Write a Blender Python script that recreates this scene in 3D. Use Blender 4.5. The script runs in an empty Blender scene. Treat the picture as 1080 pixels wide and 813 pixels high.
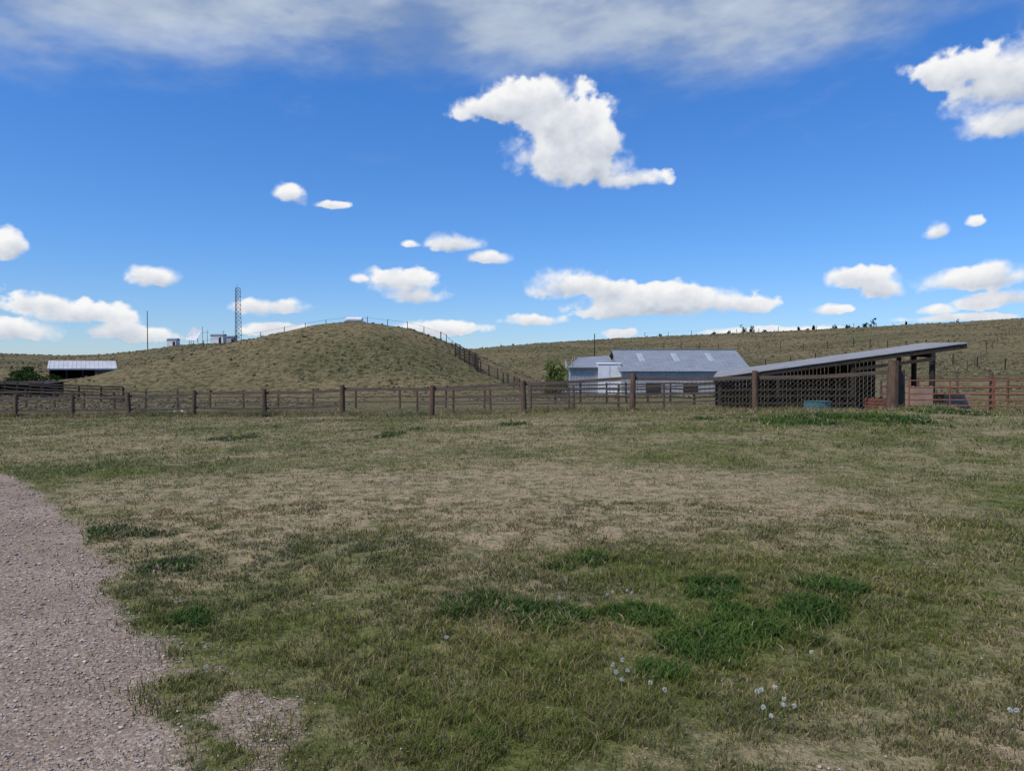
import bpy, math, numpy as np
from mathutils import Vector, Matrix
rng=np.random.default_rng(7)
F=780.0; CX=540.0; HY=390.0; CH=1.65
scene=bpy.context.scene
scene.view_settings.view_transform='Standard'
scene.view_settings.look='None'
scene.view_settings.exposure=0
# ---------------------------------------------------------------- noise
def _h(ix,iy,s):
    n=(ix.astype(np.int64)*374761393+iy.astype(np.int64)*668265263+s*974634777)&0xffffffff
    n=((n^(n>>13))*1274126177)&0xffffffff
    return ((n^(n>>16))&0xffff)/65535.0
def vnoise(x,y,s=0):
    ix=np.floor(x);iy=np.floor(y);fx=x-ix;fy=y-iy
    fx=fx*fx*(3-2*fx);fy=fy*fy*(3-2*fy)
    a=_h(ix,iy,s);b=_h(ix+1,iy,s);c=_h(ix,iy+1,s);d=_h(ix+1,iy+1,s)
    return (a*(1-fx)+b*fx)*(1-fy)+(c*(1-fx)+d*fx)*fy
def fbm(x,y,o=4,s=0,g=.5):
    t=0;a=.5;n=0;ca,sa=math.cos(.6),math.sin(.6)
    for i in range(o):
        t=t+a*vnoise(x+13.7*i,y-7.3*i,s+i);n+=a;a*=g
        x,y=(x*ca-y*sa)*2.03,(x*sa+y*ca)*2.03
    return t/n
def sstep(t):
    t=np.clip(t,0,1);return t*t*(3-2*t)
# ---------------------------------------------------------------- terrain
ctrl=[]
def cz(px,d,z):
    X=(px-CX)/F*d; ctrl.append((math.atan2(X,d),math.log(math.hypot(X,d)),z))
for a in (-1.3,-.8,-.4,0,.4,.8,1.3):
    for r in (.4,1.5,4,8): ctrl.append((a,math.log(r),0.0))
for px,z in ((0,-.12),(270,-.05),(540,0),(810,.03),(1080,.06)): cz(px,12,z)
for px,d,z in [(0,22,-.45),(16,46,-1.35),(136,41,-.95),(279,36.2,-.6),(455,30.5,-.25),(553,28.6,-.08),(667,27.5,.08),(797,25.4,.15),(941,23.4,.4),(1080,21.5,.42),(1250,19,.45),
               (0,62,-1.7),(280,60,-1.5),(540,55,-1.2),(700,45,-.7),(850,36,-.35),(1000,33,-.3),(1150,30,-.1),(1000,60,-.3),(800,60,-.7),
               (0,100,-.5),(90,105,-.3),(300,90,-1.6),(540,90,-1.3),(700,82,-1.0),(1000,100,-.4)]: cz(px,d,z)
for a in (-1.3,-.8,-.4,0,.4,.8,1.3):
    for r in (250,1000,4000): ctrl.append((a,math.log(r),-1.0))
C=np.array(ctrl)
def kern(a1,l1,a2,l2): return np.sqrt(((a1-a2)*1.6)**2+((l1-l2))**2+.02)
K=kern(C[:,0][:,None],C[:,1][:,None],C[:,0][None],C[:,1][None])
W=np.linalg.solve(K+1e-6*np.eye(len(C)),C[:,2])
sky_px=np.array([(-500,378),(-100,374),(0,373),(60,375),(110,374),(150,370),(190,364),(240,362),(330,366),(420,370),(500,368),(560,363),(640,358),(720,354),(800,351),(900,346),(1000,341),(1080,337),(1300,332),(1700,335)],float)
skA=np.arctan((sky_px[:,0]-CX)/F); skE=(HY-sky_px[:,1])/F
mound=[(40,417),(80,411),(130,398),(180,381),(230,366),(280,357),(320,347),(350,342.5),(385,341),(420,343),(450,352),(490,370),(530,387),(565,401),(610,413)]
mX=np.array([(p[0]-CX)/F*120 for p in mound]); mZ=np.array([CH+(HY-p[1])/F*120 for p in mound])
def H(X,Y):
    X=np.asarray(X,float);Y=np.asarray(Y,float)
    shp=np.broadcast(X,Y).shape
    x=np.broadcast_to(X,shp).ravel();y=np.broadcast_to(Y,shp).ravel()
    a=np.clip(np.arctan2(x,y),-1.4,1.4);r=np.maximum(np.hypot(x,y),.3);l=np.log(r)
    z=np.zeros_like(x)
    for i in range(len(C)): z+=W[i]*kern(a,l,C[i,0],C[i,1])
    s=sstep((a+.05)/.5)
    r0=110-45*s; R=270+60*s
    el=np.interp(a,skA,skE)
    Hr=CH+el*R*np.cos(a)
    t=(r-r0)/(R-r0)
    prof=sstep(t)*.55+np.clip(t,0,1)*.45
    back=1-.6*sstep((r-R)/1500)
    z=z+(Hr-z)*prof*back
    und=(fbm(x/45,y/45,3,5)-.5)*3.4*sstep((r-75)/80)*(1-sstep((r-R*.8)/(R*.2)))
    z=z+und
    m=np.interp(x,mX,mZ,left=-9,right=-9)
    m=(m+np.interp(x-2.5,mX,mZ,left=-9,right=-9)+np.interp(x+2.5,mX,mZ,left=-9,right=-9))/3
    D=sstep(1-np.abs(y-120)/44)
    mm=-1.8+(m+1.8)*D+(fbm(x/9,y/9,4,9)-.5)*1.3*D
    k=1.0
    hh=np.clip(.5+.5*(mm-z)/k,0,1)
    inside=(np.abs(y-120)<44)&(m>-8)
    z=np.where(inside,z*(1-hh)+mm*hh+k*hh*(1-hh)*.5*1.0,z)
    z=z+(fbm(x*.9,y*.9,3,21)-.5)*.08*sstep((r-1.5)/3)+(fbm(x/6,y/6,2,31)-.5)*.2*sstep((r-8)/12)
    return z.reshape(shp)
def h1(X,Y): return float(H(np.array([X]),np.array([Y]))[0])
# ---------------------------------------------------------------- road
edge=np.array([(-.6,-8),(-.85,-3),(-1.0,0),(-1.13,1.8),(-1.33,3.04),(-1.62,3.6),(-2.2,4.44),(-2.85,5.4),(-3.58,6.4),(-4.65,7.8),(-5.82,9.3),(-7.38,11.2),(-9.0,12.9),(-12.5,15.2),(-17,17),(-26,18.5),(-45,20)],float)
def road_sd(x,y):
    best=np.full(x.shape,1e9);sg=np.ones(x.shape)
    for i in range(len(edge)-1):
        a=edge[i];b=edge[i+1];d=b-a;L2=d@d
        t=np.clip(((x-a[0])*d[0]+(y-a[1])*d[1])/L2,0,1)
        qx=x-(a[0]+t*d[0]);qy=y-(a[1]+t*d[1]);dd=np.hypot(qx,qy)
        cr=d[0]*(y-a[1])-d[1]*(x-a[0])
        m=dd<best
        best=np.where(m,dd,best);sg=np.where(m,np.sign(cr),sg)
    return best*sg
RW=4.7
def gravel(x,y):
    sd=road_sd(x,y)
    n=(fbm(x*1.6,y*1.6,5,41)-.5)
    e=sstep((sd+.20+n*.45)/.42)*sstep((RW-sd+n*.8)/.3)
    sp=.80*np.exp(-((sd+.38)/.26)**2)*sstep((4.4-y)/1.5)
    sp=sp+.40*np.exp(-((sd+.2)/.32)**2)*sstep((10-y)/5)
    sp=sstep((sp*1.15+(fbm(x*5.5,y*5.5,4,47)-.5)*2.3-.50)/.8)*.66
    bare=sstep((fbm(x*3.2,y*3.2,4,53)-.57)/.12)*.5*np.exp(-((x-1.2)/1.8)**2-((y-2.75)/.42)**2)
    return np.clip(np.maximum(np.maximum(e,sp),bare),0,1)
fl0=np.array([-30.9,46.0]);fl1=np.array([8.4,25.4])
fdir=(fl1-fl0)/np.linalg.norm(fl1-fl0)
def fence_d(x,y): return (x-fl0[0])*(-fdir[1])+(y-fl0[1])*fdir[0]
def dryness(x,y):
    d=np.exp(-((x-.3)/6.6)**4-((y-9.9)/3.1)**2)*1.22
    d=np.maximum(d,.6*np.exp(-((x-2.1)/1.6)**2-((y-2.9)/.7)**2))
    d=np.maximum(d,.45*sstep((y-11)/5))
    d=np.maximum(d,.28*sstep((x-1.5)/2)*sstep((5.2-y)/1.5))
    g=np.exp(-((x-7.5)/4.5)**2-((y-19.5)/2.0)**2)
    g=np.maximum(g,.8*np.exp(-((x-6.5)/2.8)**2-((y-9.0)/3.5)**2))
    d=d*(1-.8*g)
    d=d+(fbm(x*.8,y*.8,4,61)-.5)*1.15+(fbm(x*3.1,y*3.1,3,67)-.5)*.7+(fbm(x*.22,y*.22,3,68)-.5)*.6
    return np.clip(d+.09,0,1)
lushc=[(600,658,.36),(560,650,.22),(672,652,.26),(745,690,.34),(790,655,.36),(850,650,.3),(700,712,.25),(760,620,.3),(520,797,.20),(620,592,.32),(500,640,.25),(200,655,.22),(180,600,.3),(150,560,.35),(230,745,.16),(885,622,.3),
       (410,458,.45),(440,452,.4),(540,450,.5),(900,455,1.3),(940,458,1.2),(840,458,1.2),(1000,452,1.1),(740,452,.5),(250,455,.6),(120,560,.3)]
def lush(x,y):
    v=np.zeros(x.shape)
    for px,py,r in lushc:
        d=CH*F/(py-HY);X=(px-CX)/F*d
        ry=r*(1.0 if d<10 else 1.6)
        v=np.maximum(v,np.exp(-((x-X)/r)**2-((y-d)/ry)**2))
    v=v*.95+(fbm(x*2.2,y*2.2,3,71)-.5)*1.2+(fbm(x*7,y*7,2,72)-.5)*.6
    return sstep((v-.34)/.48)
def groundcol(x,y):
    r=np.hypot(x,y)
    dr=dryness(x,y);lu=lush(x,y)
    green=np.array([.112,.124,.038]);dry=np.array([.300,.240,.145]);lsh=np.array([.055,.085,.022])
    c=green*(1-dr[:,None])+dry*dr[:,None]
    c=c*(1-lu[:,None]*.8)+lsh*lu[:,None]*.8
    beyond=sstep((fence_d(x,y)-.5)/3)[:,None]
    n=fbm(x/7,y/7,4,81)[:,None]
    corr=np.array([.20,.158,.090])*(1-n)+np.array([.12,.115,.048])*n
    c=c*(1-beyond)+corr*beyond
    hl=sstep((r-72)/25)[:,None]
    n2=fbm(x/14,y/14,5,83)[:,None]
    n2=np.clip((n2-.5)*2.4+.5,0,1)
    hill=np.array([.195,.152,.088])*(1-n2)+np.array([.122,.110,.058])*n2
    c=c*(1-hl)+hill*hl
    far=sstep((r-230)/300)[:,None]
    c=c*(1-far*.5)+np.array([.14,.13,.08])*far*.5
    return c
# ---------------------------------------------------------------- mesh helper
def link(o): scene.collection.objects.link(o);return o
def np_mesh(name,V,Fc,mats,cols=None,attrs=None,smooth=False,k=3):
    me=bpy.data.meshes.new(name)
    V=np.asarray(V,np.float32);Fc=np.asarray(Fc,np.int32)
    me.vertices.add(len(V));me.vertices.foreach_set('co',V.ravel())
    me.loops.add(Fc.size);me.loops.foreach_set('vertex_index',Fc.ravel())
    me.polygons.add(len(Fc));me.polygons.foreach_set('loop_start',np.arange(0,Fc.size,k,dtype=np.int32))
    me.polygons.foreach_set('loop_total',np.full(len(Fc),k,np.int32))
    me.polygons.foreach_set('use_smooth',np.full(len(Fc),smooth,bool))
    me.update(calc_edges=True)
    if cols is not None:
        ca=me.color_attributes.new('Col','FLOAT_COLOR','POINT')
        c4=np.ones((len(V),4),np.float32);c4[:,:3]=cols
        ca.data.foreach_set('color',c4.ravel())
    for n,v in (attrs or {}).items():
        at=me.attributes.new(n,'FLOAT','POINT');at.data.foreach_set('value',np.asarray(v,np.float32))
    for m in mats: me.materials.append(m)
    return link(bpy.data.objects.new(name,me))
# ---------------------------------------------------------------- materials
def newmat(n):
    m=bpy.data.materials.new(n);m.use_nodes=True;nt=m.node_tree;nt.nodes.clear();return m,nt
def N(nt,t,**k):
    n=nt.nodes.new(t)
    for a,b in k.items():
        if a=='inp':
            for i,v in b.items(): n.inputs[i].default_value=v
        else: setattr(n,a,b)
    return n
def L(nt,a,b): nt.links.new(a,b)
def mathn(nt,op,a,b=None,clamp=False):
    n=nt.nodes.new('ShaderNodeMath');n.operation=op;n.use_clamp=clamp
    for i,v in enumerate((a,b)):
        if v is None: continue
        if isinstance(v,(int,float)): n.inputs[i].default_value=v
        else: nt.links.new(v,n.inputs[i])
    return n.outputs[0]
def ramp(nt,src,stops):
    r=nt.nodes.new('ShaderNodeValToRGB');e=r.color_ramp.elements
    e[0].position,e[0].color=stops[0][0],(*stops[0][1],1)
    e[1].position,e[1].color=stops[-1][0],(*stops[-1][1],1)
    for p,c in stops[1:-1]:
        x=e.new(p);x.color=(*c,1)
    nt.links.new(src,r.inputs[0]);return r.outputs[0]
def mix(nt,f,a,b,mode='MIX'):
    m=nt.nodes.new('ShaderNodeMix');m.data_type='RGBA';m.blend_type=mode
    for i,v in ((0,f),(6,a),(7,b)):
        if isinstance(v,(int,float)): m.inputs[i].default_value=v
        elif isinstance(v,tuple): m.inputs[i].default_value=(*v,1)
        else: nt.links.new(v,m.inputs[i])
    return m.outputs[2]
def noise(nt,vec,scale,detail=4,rough=.55):
    n=N(nt,'ShaderNodeTexNoise',inp={'Scale':scale,'Detail':detail,'Roughness':rough});nt.links.new(vec,n.inputs['Vector']);return n.outputs['Fac']
def finish(nt,col,rough=.9,bump=None,bstr=.5,bdist=.02,metal=0,spec=.3):
    b=N(nt,'ShaderNodeBsdfPrincipled',inp={'Roughness':rough,'Metallic':metal,'Specular IOR Level':spec})
    if isinstance(col,tuple): b.inputs['Base Color'].default_value=(*col,1)
    else: nt.links.new(col,b.inputs['Base Color'])
    if bump is not None:
        bp=N(nt,'ShaderNodeBump',inp={'Strength':bstr,'Distance':bdist});nt.links.new(bump,bp.inputs['Height']);nt.links.new(bp.outputs[0],b.inputs['Normal'])
    o=N(nt,'ShaderNodeOutputMaterial');nt.links.new(b.outputs[0],o.inputs[0])
def gravel_nodes(nt,pos):
    v=N(nt,'ShaderNodeTexVoronoi',inp={'Scale':48.0});nt.links.new(pos,v.inputs['Vector'])
    sep=N(nt,'ShaderNodeSeparateColor');nt.links.new(v.outputs['Color'],sep.inputs[0])
    c=ramp(nt,sep.outputs[0],[(0,(.22,.165,.125)),(.35,(.34,.265,.205)),(.7,(.43,.345,.275)),(1,(.62,.54,.45))])
    dk=mathn(nt,'MULTIPLY',v.outputs['Distance'],1.2,True)
    c=mix(nt,dk,c,(.26,.20,.15))
    big=noise(nt,pos,1.1,4,.6)
    c=mix(nt,1.0,c,ramp(nt,big,[(.3,(.80,.77,.73)),(.7,(1.15,1.12,1.09))]),'MULTIPLY')
    return c,mathn(nt,'SUBTRACT',1.0,v.outputs['Distance'])
def m_ground():
    m,nt=newmat('ground_mat')
    geo=N(nt,'ShaderNodeNewGeometry');pos=geo.outputs['Position']
    at=N(nt,'ShaderNodeAttribute',attribute_name='Col')
    gr=N(nt,'ShaderNodeAttribute',attribute_name='gravel')
    n2=noise(nt,pos,22,4,.75);n3=noise(nt,pos,140,2,.7);n5=noise(nt,pos,4.5,3,.7)
    f=ramp(nt,n2,[(.3,(.48,.50,.42)),(.5,(1,1,1)),(.72,(1.5,1.42,1.35))])
    c=mix(nt,1.0,at.outputs['Color'],f,'MULTIPLY')
    c=mix(nt,1.0,c,ramp(nt,n5,[(.36,(.52,.62,.43)),(.5,(1,1,1)),(.66,(1.22,1.15,1.12))]),'MULTIPLY')
    f3=ramp(nt,n3,[(.3,(.6,.6,.6)),(.7,(1.4,1.38,1.35))])
    c=mix(nt,.8,c,f3,'MULTIPLY')
    n4=noise(nt,pos,1.15,4,.72)
    tl=ramp(nt,n4,[(.40,(1.28,1.25,1.22)),(.52,(.88,.89,.84)),(.62,(.46,.51,.42))])
    ln=N(nt,'ShaderNodeVectorMath',operation='LENGTH');nt.links.new(pos,ln.inputs[0])
    mr=N(nt,'ShaderNodeMapRange',inp={1:40.,2:90.,3:0.,4:1.});nt.links.new(ln.outputs['Value'],mr.inputs[0])
    c=mix(nt,mr.outputs[0],c,mix(nt,1.0,c,tl,'MULTIPLY'))
    g,gb=gravel_nodes(nt,pos)
    gg=mathn(nt,'ADD',gr.outputs['Fac'],mathn(nt,'MULTIPLY',mathn(nt,'SUBTRACT',n2,.5),.9))
    mr2=N(nt,'ShaderNodeMapRange',inp={1:.30,2:.70});nt.links.new(gg,mr2.inputs[0])
    c=mix(nt,mr2.outputs[0],c,g)
    hb=mathn(nt,'ADD',mathn(nt,'MULTIPLY',n2,1.2),mathn(nt,'MULTIPLY',gb,.35))
    finish(nt,c,.95,hb,.8,.03,spec=.05)
    return m
def m_gravel():
    m,nt=newmat('gravel_mat')
    pos=N(nt,'ShaderNodeNewGeometry').outputs['Position']
    g,gb=gravel_nodes(nt,pos)
    n2=noise(nt,pos,30,4,.7)
    finish(nt,g,.95,mathn(nt,'ADD',gb,n2),.8,.012,spec=.1);return m
def m_attr(name,trans=0.0):
    m,nt=newmat(name)
    at=N(nt,'ShaderNodeAttribute',attribute_name='Col')
    d=N(nt,'ShaderNodeBsdfDiffuse');L(nt,at.outputs['Color'],d.inputs[0])
    o=N(nt,'ShaderNodeOutputMaterial')
    if trans>0:
        t=N(nt,'ShaderNodeBsdfTranslucent');mx=N(nt,'ShaderNodeMixShader',inp={0:trans})
        L(nt,at.outputs['Color'],t.inputs[0]);L(nt,d.outputs[0],mx.inputs[1]);L(nt,t.outputs[0],mx.inputs[2])
        L(nt,mx.outputs[0],o.inputs[0])
    else: L(nt,d.outputs[0],o.inputs[0])
    return m
def m_noise(name,c1,c2,scale=4,rough=.85,metal=0,stretch=(1,1,1),spec=.3):
    m,nt=newmat(name)
    tc=N(nt,'ShaderNodeNewGeometry').outputs['Position']
    mp=N(nt,'ShaderNodeMapping');mp.inputs['Scale'].default_value=stretch;L(nt,tc,mp.inputs[0])
    n=noise(nt,mp.outputs[0],scale,5,.7)
    c=ramp(nt,n,[(.3,c1),(.7,c2)])
    finish(nt,c,rough,n,.3,.02,metal,spec);return m
M_ground=m_ground();M_gravel=m_gravel();M_grass=m_attr('grass_mat',trans=.3);M_stone=m_attr('stone_mat')
M_wood=m_noise('weathered_wood',(.070,.040,.024),(.17,.105,.068),9,stretch=(1,1,.25))
M_rail=m_noise('rail_wood',(.055,.040,.030),(.135,.102,.075),6,stretch=(.3,.3,2))
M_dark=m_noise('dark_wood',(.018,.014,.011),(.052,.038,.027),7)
M_hfence=m_noise('hill_fence_wood',(.06,.045,.03),(.13,.095,.065),7)
M_wire=m_noise('rusty_wire',(.10,.08,.062),(.19,.155,.125),20,.7)
M_roof=m_noise('galvanised_roof',(.17,.19,.21),(.28,.30,.325),.9,.55,.0,(1,3,1))
M_roofg=m_noise('weathered_roof',(.26,.26,.26),(.44,.43,.42),.9,.55,.0,(1,3,1))
M_roofb=m_noise('bright_roof',(.42,.42,.42),(.60,.59,.58),1.1,.5,.0)
M_clear=m_noise('translucent_panel',(.32,.35,.37),(.42,.45,.47),1.5,.5)
M_white=m_noise('white_paint',(.62,.62,.61),(.82,.82,.81),1.3,.6)
M_wall=m_noise('pale_metal_wall',(.30,.31,.31),(.46,.46,.46),1.2,.6)
M_black=m_noise('interior_dark',(.012,.012,.012),(.03,.027,.025),2)  # near-black colour stands in for the shade inside open sheds and openings
M_red=m_noise('rusty_red_paint',(.17,.055,.032),(.28,.11,.07),5,.75)
M_orange=m_noise('tan_board',(.26,.16,.10),(.40,.28,.19),3,.8)
M_steel=m_noise('steel',(.10,.10,.11),(.22,.22,.23),3,.5)
M_teal=m_noise('tank_blue_green',(.04,.11,.11),(.08,.18,.17),5,.5)
# ---------------------------------------------------------------- ground sheet
rr=np.concatenate([np.exp(np.linspace(math.log(.25),math.log(60),560)),np.exp(np.linspace(math.log(60),math.log(450),330))[1:],np.exp(np.linspace(math.log(450),math.log(5000),40))[1:]])
aa=np.concatenate([np.linspace(-math.pi,-.85,70)[:-1],np.linspace(-.85,.85,640),np.linspace(.85,math.pi,70)[1:]])
A,R=np.meshgrid(aa,rr)
gx=(R*np.sin(A)).ravel();gy=(R*np.cos(A)).ravel()
gz=H(gx,gy)
nr,na=A.shape
i=np.arange(nr-1)[:,None]*na+np.arange(na-1)[None]
quads=np.stack([i,i+1,i+1+na,i+na],-1).reshape(-1,4)[:,::-1]
gcol=groundcol(gx,gy);gg=np.where(np.hypot(gx,gy)<60,gravel(gx,gy),0)
ground=np_mesh('ground',np.column_stack([gx,gy,gz]),quads,[M_ground],gcol,{'gravel':gg},True,4)
if ground.data.polygons[1000].normal.z<0: ground.data.flip_normals()
# ---------------------------------------------------------------- road sheet
out=[]
for a,b in zip(edge[:-1],edge[1:]):
    n=max(2,int(np.linalg.norm(b-a)/.08))
    for t in np.linspace(0,1,n,endpoint=False): out.append(a+(b-a)*t)
pl=np.array(out);kk=15
for _ in range(2): pl=np.column_stack([np.convolve(np.pad(pl[:,c],kk//2,'edge'),np.ones(kk)/kk,'valid') for c in (0,1)])
tan=np.gradient(pl,axis=0);tan/=np.linalg.norm(tan,axis=1)[:,None]
nor=np.column_stack([-tan[:,1],tan[:,0]])
off=np.linspace(.38,RW-.15,60)
t=(off-off[0])/(off[-1]-off[0])
O=np.repeat(off[None],len(pl),0)
RX=pl[:,0][:,None]+nor[:,0][:,None]*O;RY=pl[:,1][:,None]+nor[:,1][:,None]*O
RZ=H(RX,RY)+(-.02+.035*sstep(t*7)*sstep((1-t)*7))[None]
n0,n1_=RX.shape
i=np.arange(n0-1)[:,None]*n1_+np.arange(n1_-1)[None]
q=np.stack([i,i+1,i+1+n1_,i+n1_],-1).reshape(-1,4)
road=np_mesh('gravel_road',np.column_stack([RX.ravel(),RY.ravel(),RZ.ravel()]),q,[M_gravel],smooth=True,k=4)
if road.data.polygons[500].normal.z<0: road.data.flip_normals()
# ---------------------------------------------------------------- grass
def sample(n,r0,r1,amax=.78):
    r=np.exp(rng.uniform(math.log(r0),math.log(r1),n));a=rng.uniform(-amax,amax,n)
    return r*np.sin(a),r*np.cos(a),r
allV=[];allF=[];allC=[];base=0
def add_blades(x,y,r,seg,hmul,wmul):
    global base
    n=len(x)
    z=H(x,y)
    dr=dryness(x,y);lu=lush(x,y)
    fd=fence_d(x,y)
    fw=np.exp(-(fd/.9)**2)*(fbm(x*.5,y*.5,2,91)>.40)
    h=(.020+.028*rng.random(n))*(1-.4*dr+.6*lu)*(1+r/28)*hmul*(.45+1.1*fbm(x*1.5,y*1.5,3,93))*(1+1.3*fw)
    w=(.0010*r+.0005)*wmul*(.7+.6*rng.random(n))*(1+.5*lu)
    ph=rng.uniform(0,2*math.pi,n);lean=h*rng.uniform(.2,1.4,n)
    dx,dy=np.cos(ph),np.sin(ph)
    fa=rng.uniform(0,math.pi,n);wx,wy=np.cos(fa)*w/2,np.sin(fa)*w/2
    straw=rng.random(n)<np.clip(.16+.55*dr-.25*lu+.10*(r>14),.02,.9)
    g=np.array([.140,.168,.040])[None]*(.65+.7*rng.random(n))[:,None]
    yel=rng.random(n)[:,None]
    g=g*(1-yel*.5)+np.array([.215,.198,.07])*yel*.5
    g=g*(1-lu[:,None]*.8)+np.array([.058,.122,.028])*lu[:,None]*.8
    s=np.array([.36,.28,.165])[None]*(.5+.75*rng.random(n))[:,None]
    c=np.where(straw[:,None],s,g)
    tint=(fbm(x*.9+40,y*.9,3,99)[:,None]-.5)*.8
    c=c*(1+tint*np.array([1.0,.7,.6]))
    if seg==1:
        v=np.empty((n,3,3));v[:,0]=np.column_stack([x-wx,y-wy,z-.005]);v[:,1]=np.column_stack([x+wx,y+wy,z-.005])
        v[:,2]=np.column_stack([x+dx*lean,y+dy*lean,z+h])
        f=np.arange(n)[:,None]*3+np.array([0,1,2])[None];k=3
        cc=np.repeat(c,3,0)
    else:
        v=np.empty((n,5,3));v[:,0]=np.column_stack([x-wx,y-wy,z-.004]);v[:,1]=np.column_stack([x+wx,y+wy,z-.004])
        mx,my,mz=x+dx*lean*.3,y+dy*lean*.3,z+h*.62
        v[:,2]=np.column_stack([mx-wx*.8,my-wy*.8,mz]);v[:,3]=np.column_stack([mx+wx*.8,my+wy*.8,mz])
        v[:,4]=np.column_stack([x+dx*lean,y+dy*lean,z+h])
        k=5;b=np.arange(n)*5
        f=np.concatenate([np.stack([b,b+1,b+3],-1),np.stack([b,b+3,b+2],-1),np.stack([b+2,b+3,b+4],-1)])
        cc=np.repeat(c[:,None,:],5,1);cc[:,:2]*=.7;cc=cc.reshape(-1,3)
    allV.append(v.reshape(-1,3));allF.append(f+base);allC.append(cc);base+=n*k
def keep(x,y):
    g=gravel(x,y);dr=dryness(x,y)
    cl=fbm(x*4.5,y*4.5,2,95);cl2=fbm(x*14,y*14,2,96)
    base_p=np.clip((cl-.28)*2.4,.08,1)*np.clip((cl2-.24)*2.4,.12,1.)*1.35
    tuft=sstep((fbm(x*6,y*6,3,94)-.52)/.08)      # isolated tussocks in the dry ground
    p=(1-g)**1.5*(base_p*(1-.86*dr)+.5*dr*tuft)+.008
    sd=road_sd(x,y);p=np.where((sd>.4)&(sd<RW-.4),.0008,p)
    fd=fence_d(x,y);p=np.where(fd>3,p*.6,p)
    return rng.random(len(x))<p
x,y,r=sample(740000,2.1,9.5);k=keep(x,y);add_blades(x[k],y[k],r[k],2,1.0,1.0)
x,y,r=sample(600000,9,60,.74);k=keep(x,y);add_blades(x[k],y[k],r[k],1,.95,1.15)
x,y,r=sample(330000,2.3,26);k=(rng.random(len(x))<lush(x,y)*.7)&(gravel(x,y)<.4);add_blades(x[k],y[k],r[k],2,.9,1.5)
s_=rng.uniform(-4,60,40000);o_=rng.normal(0,.45,40000)
x=fl0[0]+fdir[0]*s_-fdir[1]*o_;y=fl0[1]+fdir[1]*s_+fdir[0]*o_;k=fbm(x*.6,y*.6,3,97)>.48
add_blades(x[k],y[k],np.hypot(x,y)[k],1,1.6,1.0)
grass=np_mesh('grass',np.concatenate(allV),np.concatenate(allF),[M_grass],np.concatenate(allC))
# ---------------------------------------------------------------- loose stones
t_=(1+5**.5)/2
ico=np.array([(-1,t_,0),(1,t_,0),(-1,-t_,0),(1,-t_,0),(0,-1,t_),(0,1,t_),(0,-1,-t_),(0,1,-t_),(t_,0,-1),(t_,0,1),(-t_,0,-1),(-t_,0,1)],float);ico/=np.linalg.norm(ico[0])
icf=np.array([(0,11,5),(0,5,1),(0,1,7),(0,7,10),(0,10,11),(1,5,9),(5,11,4),(11,10,2),(10,7,6),(7,1,8),(3,9,4),(3,4,2),(3,2,6),(3,6,8),(3,8,9),(4,9,5),(2,4,11),(6,2,10),(8,6,7),(9,8,1)])
def blobs(x,y,z,s,c,flat=.6,jit=.25):
    n=len(x)
    v=ico[None]*(1+jit*(rng.random((n,12,1))-.5)*2)
    ang=rng.uniform(0,6.28,n);ca,sa=np.cos(ang)[:,None],np.sin(ang)[:,None]
    el=(.6+.8*rng.random(n))[:,None]
    vx,vy=v[:,:,0]*el,v[:,:,1]
    V=np.stack([(vx*ca-vy*sa)*s[:,None]+x[:,None],(vx*sa+vy*ca)*s[:,None]+y[:,None],v[:,:,2]*s[:,None]*flat+z[:,None]],-1).reshape(-1,3)
    Fc=(np.arange(n)[:,None,None]*12+icf[None]).reshape(-1,3)
    return V,Fc,np.repeat(c,12,0)
x,y,r=sample(200000,2.0,14,.78);g=gravel(x,y);k=rng.random(len(x))<g**1.3*.42
k|=(rng.random(len(x))<.003)
x,y,r=x[k],y[k],r[k];n=len(x)
s=(.0022+.0011*r)*np.exp(rng.normal(0,.45,n))*.55;s=np.minimum(s,.018)
tone=rng.random(n)[:,None]
c=np.array([.24,.18,.14])*(1-tone)+np.array([.52,.435,.36])*tone
wt=rng.random(n)<.04;c[wt]=np.array([.62,.57,.52])
sdr=road_sd(x,y);V,Fc,cc=blobs(x,y,H(x,y)+np.where((sdr>.7)&(sdr<RW-.7),.016,.004)+s*.25,s,c)
np_mesh('gravel_stones',V,Fc,[M_stone],cc)
# ---------------------------------------------------------------- sagebrush
n=64000
r=np.exp(rng.uniform(math.log(70),math.log(320),n));a=rng.uniform(-.72,.72,n);x=r*np.sin(a);y=r*np.cos(a)
dn=fbm(x/12,y/12,4,101);k=rng.random(n)<np.clip((dn-.36)*2.6,.08,1)
x,y,r=x[k],y[k],r[k];n=len(x);z=H(x,y)
s=(.08+.17*rng.random(n)**1.5)*(.6+r/260)
tone=rng.random(n)[:,None];c=np.array([.070,.072,.038])*(1-tone)+np.array([.21,.168,.10])*tone
V,Fc,cc=blobs(x,y,z+s*.15,s,c,.65,.5)
np_mesh('sagebrush',V,Fc,[M_stone],cc)
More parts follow.
